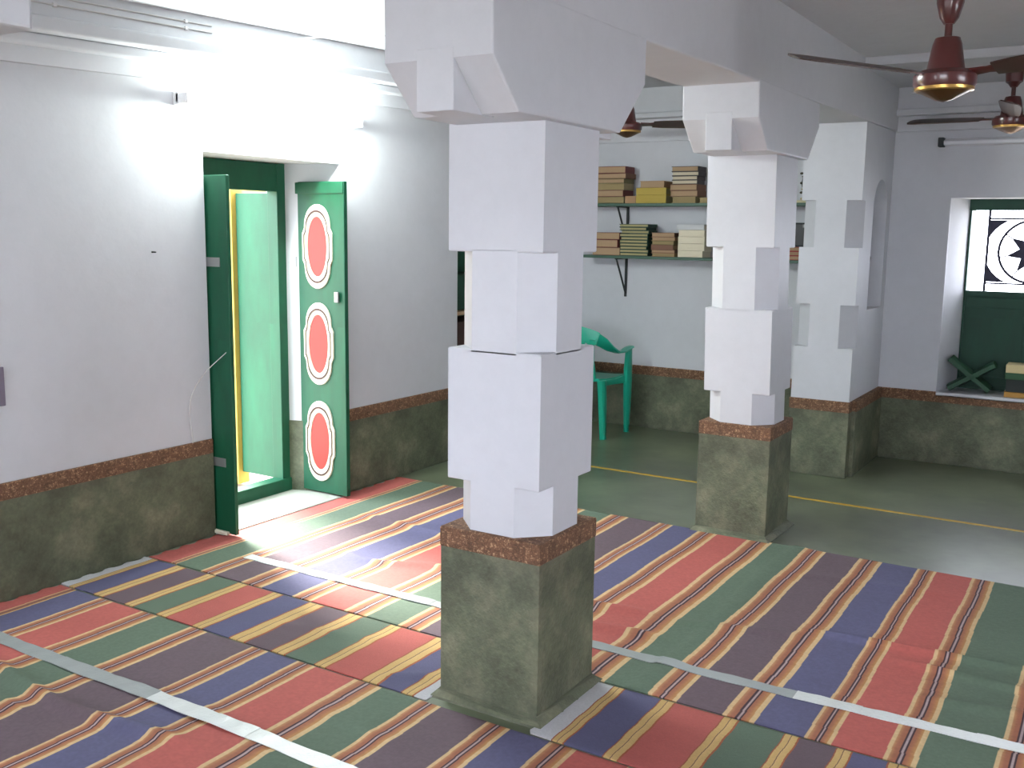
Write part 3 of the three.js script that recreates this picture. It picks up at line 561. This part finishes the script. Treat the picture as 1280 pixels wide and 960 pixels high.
stack(-2.93, 1.775, [['khaki', 0.19, 0.048, 0.17, 2, 'x'], ['brown', 0.22, 0.044, 0.17, 0, 'x'], ['brown', 0.22, 0.044, 0.17, 0, 'x'], ['charcoal', 0.2, 0.03, 0.17, 1, 'x'], ['charcoal', 0.2, 0.03, 0.17, 1, 'x'], ['charcoal', 0.21, 0.03, 0.17, 1, 'x'], ['charcoal', 0.21, 0.038, 0.17, 0, 'x']], 'tall charcoal stack', 'upper');
stack(-2.76, 1.775, [['khaki', 0.1, 0.04, 0.14, 2, 'x']], 'short pile beside the tall charcoal stack', 'upper');
stack(-3.368, 1.775, [['tan', 0.09, 0.055, 0.1, 0, 'z']], 'single book beside the yellow stack', 'upper');
stack(-3.57, 1.375, [['brown', 0.24, 0.06, 0.18, 0, 'x'], ['maroon', 0.24, 0.06, 0.18, 0, 'x'], ['maroon', 0.25, 0.055, 0.18, 0, 'x']], 'low maroon stack', 'lower');
stack(-3.325, 1.375, Array.from({ length: 10 }, (_, i) => ['dark green', 0.235 + 0.01 * Math.sin(i * 2.3), 0.0235, 0.17, 3, 'x']), 'tall dark green stack', 'lower');
stack(-3.085, 1.375, [['tan', 0.185, 0.026, 0.16, 2, 'x'], ['brown', 0.19, 0.024, 0.16, 0, 'x'], ['brown', 0.18, 0.036, 0.16, 0, 'z'], ['olive', 0.185, 0.03, 0.16, 2, 'x'], ['tan', 0.19, 0.026, 0.16, 0, 'x'], ['brown', 0.19, 0.034, 0.16, 0, 'x']], 'brown stack', 'lower');
stack(-2.86, 1.375, [['cream', 0.2, 0.048, 0.17, 1, 'z'], ['cream', 0.21, 0.052, 0.17, 1, 'z'], ['cream', 0.21, 0.05, 0.17, 1, 'z'], ['cream', 0.2, 0.05, 0.17, 1, 'z'], ['pale', 0.22, 0.04, 0.17, 1, 'z']], 'cream stack', 'lower');
stack(-2.09, 1.375, [['red', 0.14, 0.03, 0.18, 0, 'x'], ['red', 0.13, 0.03, 0.17, 0, 'x'], ['red', 0.12, 0.03, 0.16, 0, 'x']], 'red pile beside the back pier', 'lower');
// things standing at the shelf end beside the pier
{
  const f = thing('picture_frame', 'small black and white framed picture on the red books', 'picture', [-2.07, 1.468, ZB + 0.12], 0.25);
  mesh('frame', box(-0.06, 0.06, 0, 0.17, -0.008, 0.008, 0.003), M.iron, f);
  mesh('print', box(-0.05, 0.05, 0.012, 0.158, 0.008, 0.0095), std({ roughness: 0.6, map: tex(64, 96, (u, v) => { const k = Math.hypot(u - 0.3, (v - 0.25) * 1.2); return (k < 0.32 && k > 0.24) || (v > 0.55 && u + v * 0.6 > 1.0) ? 205 : 72 + 30 * nA(u, v); }, true, false) }), f);
  const o = thing('garland', 'thin dark flower garland hanging above the upper shelf end', 'garland', [-2.07, 1.79, ZB + 0.12]);
  mesh('string', tube([V(0, 0, 0), V(0.008, 0.06, 0), V(-0.006, 0.13, 0), V(0.012, 0.2, 0)], 0.005, 16), M.iron, o);
  for (let i = 0; i < 9; i++) { const g = new THREE.IcosahedronGeometry(0.011, 1); g.scale(1.2, 0.8, 1); g.translate(0.012 * Math.sin(i * 2.2), 0.015 + i * 0.022, 0.01 * Math.cos(i * 1.7)); mesh('flower', uvBox(g), i % 3 ? cover([70, 62, 44]) : cover([176, 160, 110]), o); }
  single('shelf_block', box(-2.1, -1.98, 1.7755, 1.793, ZB + 0.06, ZB + 0.2, 0.003), cover([216, 208, 168]), 'cream box under the garland on the upper shelf', 'box');
}
// books on the window sill
book([-0.56, 0.5005, ZB - 0.12], 0.27, 0.035, 0.19, [178, 132, 60], 2, 'z', 0.03, 'ochre book at the bottom of the pile on the window sill', 'books on the window sill');
book([-0.55, 0.536, ZB - 0.13], 0.27, 0.085, 0.18, [30, 38, 36], 0, 'z', -0.02, 'thick black book in the middle of the window sill pile', 'books on the window sill');
book([-0.56, 0.622, ZB - 0.12], 0.28, 0.042, 0.19, [44, 84, 54], 3, 'z', 0.04, 'green book near the top of the window sill pile', 'books on the window sill');
book([-0.56, 0.665, ZB - 0.12], 0.27, 0.052, 0.19, [206, 188, 140], 1, 'z', 0.02, 'cream book on top of the window sill pile', 'books on the window sill');

// ---------------------------------------------------------------- plastic chair
{
  const c = thing('plastic_chair', 'turquoise moulded plastic armchair facing the bookshelf wall', 'chair', [-3.575, 0, -6.87]);
  const X = V(1, 0, 0), Z = V(0, 0, 1), Y = V(0, 1, 0);
  // seat: shallow dished panel with a rolled front edge
  const loops = []; for (const [z, hw, y] of [[0.2, 0.2, 0.45], [0.1, 0.21, 0.44], [-0.05, 0.225, 0.437], [-0.17, 0.235, 0.45], [-0.215, 0.235, 0.44]]) { const L = []; for (let i = 0; i <= 8; i++) { const u = i / 4 - 1; L.push(V(u * hw, y + 0.012 * u * u, z)); } for (let i = 8; i >= 0; i--) { const u = i / 4 - 1; L.push(V(u * hw * 1.01, y - 0.022 + 0.012 * u * u, z)); } loops.push(L); }
  mesh('seat', loft(loops, 0.9), M.chair, c);
  mesh('apron', join(...[-1, 1].map((s) => sweep([[V(s * 0.215, 0.425, 0.19), Y, 0.022, 0.008], [V(s * 0.235, 0.42, 0), Y, 0.02, 0.008], [V(s * 0.25, 0.425, -0.19), Y, 0.034, 0.008]])), sweep([[V(-0.235, 0.42, -0.205), Y, 0.03, 0.008], [V(0, 0.425, -0.215), Y, 0.02, 0.008], [V(0.235, 0.42, -0.205), Y, 0.03, 0.008]])), M.chair, c);
  for (const s of [-1, 1]) {
    mesh('leg', sweep([[V(s * 0.265, 0.66, -0.17), Z, 0.034, 0.02], [V(s * 0.26, 0.5, -0.175), Z, 0.044, 0.024], [V(s * 0.258, 0.36, -0.18), Z, 0.042, 0.025], [V(s * 0.256, 0.18, -0.185), Z, 0.034, 0.022], [V(s * 0.254, 0, -0.19), Z, 0.024, 0.017]]), M.chair, c);
    mesh('leg', sweep([[V(s * 0.21, 0.445, 0.175), Z, 0.036, 0.03], [V(s * 0.222, 0.3, 0.18), Z, 0.034, 0.028], [V(s * 0.234, 0.15, 0.19), Z, 0.03, 0.025], [V(s * 0.246, 0, 0.2), Z, 0.025, 0.022]]), M.chair, c);
    // arm: falls from the back in an S-curve and runs out over the front leg
    mesh('armrest', sweep([[V(s * 0.19, 0.768, 0.246), V(s * 0.25, 0.9, 0.05), 0.047, 0.01], [V(s * 0.228, 0.735, 0.2), V(s * 0.8, 0.7, 0), 0.044, 0.01], [V(s * 0.256, 0.685, 0.13), V(s, 0.35, 0), 0.036, 0.01], [V(s * 0.266, 0.655, 0.05), X.clone().multiplyScalar(s), 0.032, 0.01], [V(s * 0.268, 0.65, -0.06), X.clone().multiplyScalar(s), 0.03, 0.01], [V(s * 0.266, 0.667, -0.15), X.clone().multiplyScalar(s), 0.03, 0.011], [V(s * 0.265, 0.672, -0.21), X.clone().multiplyScalar(s), 0.026, 0.01]]), M.chair, c);
    mesh('back_post', sweep([[V(s * 0.15, 0.44, 0.19), X, 0.022, 0.012], [V(s * 0.145, 0.6, 0.225), X, 0.02, 0.012], [V(s * 0.15, 0.76, 0.255), X, 0.03, 0.012]]), M.chair, c);
  }
  // back: curved top band and slats
  const top = []; for (let i = 0; i <= 12; i++) { const u = i / 6 - 1; top.push([V(u * 0.205, 0.8 - 0.035 * u * u, 0.275 - 0.035 * u * u), Y, 0.06 - 0.012 * u * u, 0.008]); }
  mesh('back_rail', sweep(top, 1.2), M.chair, c);
  for (const u of [-0.09, -0.045, 0, 0.045, 0.09]) mesh('back_slat', sweep([[V(u, 0.44, 0.195), X, 0.016, 0.006], [V(u, 0.6, 0.235), X, 0.016, 0.006], [V(u, 0.76, 0.27), X, 0.016, 0.006]]), M.chair, c);
}

// ---------------------------------------------------------------- ceiling fans
function fan(p, s, ceil, angles, lift, cn, label) {
  const f = thing('ceiling_fan', label, 'fan', [p[0], p[1], p[2]], 0, 'brown ceiling fans');
  const L = (pts) => lathe(pts.map(([r, y]) => [r * s, y * s]));
  mesh('cone_cap', L([[0, 0], [0.03, 0.008], [0.094, 0.04], [0.094, 0.048], [0, 0.048]]), M.cone, f).userData.label = 'bronze coloured cone under the motor';
  mesh('trim_ring', L([[0.09, 0.036], [0.1, 0.04], [0.102, 0.05], [0.09, 0.05]]), M.gold, f).userData.label = 'thin gold ring round the motor';
  mesh('motor', L([[0, 0.046], [0.098, 0.046], [0.107, 0.062], [0.107, 0.092], [0.09, 0.108], [0, 0.108]]), M.fan, f);
  mesh('bell', L([[0, 0.104], [0.066, 0.106], [0.058, 0.15], [0.05, 0.2], [0.042, 0.222], [0.014, 0.228], [0, 0.228]]), M.fan, f);
  const top = ceil - p[1];
  const rod = cyl(0.013 * s, 0.013 * s, top - 0.2 * s - 0.02, 12); rod.translate(0, (top + 0.2 * s - 0.02) / 2, 0); mesh('down_rod', rod, M.fan, f);
  mesh('canopy', lathe([[0, top - cn], [0.018, top - cn], [0.032, top - cn + 0.02], [0.046, top - cn * 0.75], [0.05, top - cn * 0.3], [0.048, top], [0, top]]), M.fan, f);
  for (const a of angles) {
    const dir = V(Math.cos(a), 0, Math.sin(a)), side = V(-Math.sin(a), 0.33, Math.cos(a)).normalize();
    const at = (r) => dir.clone().multiplyScalar(r).add(V(0, 0.098 * s + lift * (r - 0.1), 0));
    const b = mesh('blade', sweep([[at(0.17), side, 0.042, 0.0045], [at(0.24), side, 0.052, 0.0045], [at(0.4), side, 0.058, 0.0045], [at(0.55), side, 0.06, 0.0045], [at(0.6), side, 0.05, 0.0045], [at(0.61), side, 0.034, 0.0045]]), M.fanBlade, f);
    mesh('blade_arm', sweep([[at(0.085), side, 0.026, 0.004], [at(0.15), side, 0.02, 0.004], [at(0.22), side, 0.036, 0.004]]), M.fan, b);
  }
}
const D = Math.PI / 180;
fan([-0.655, 2.03, -3.97], 1.0, 2.585, [134 * D, 14 * D, 254 * D], 0.06, 0.285, 'brown ceiling fan over the striped rugs beside the long beam');
fan([-0.714, 2.15, -6.62], 0.95, 2.535, [(-32 + 226) * D, (-32 + 117) * D, (-32 - 5) * D], 0.03, 0.12, 'dark brown ceiling fan hanging before the window wall');
fan([-2.93, 2.165, -6.1], 0.9, 2.6, [-34 * D, 86 * D, 206 * D], 0.02, 0.12, 'brown ceiling fan above the turquoise chair and bookshelves');

renderer.render(scene, camera);
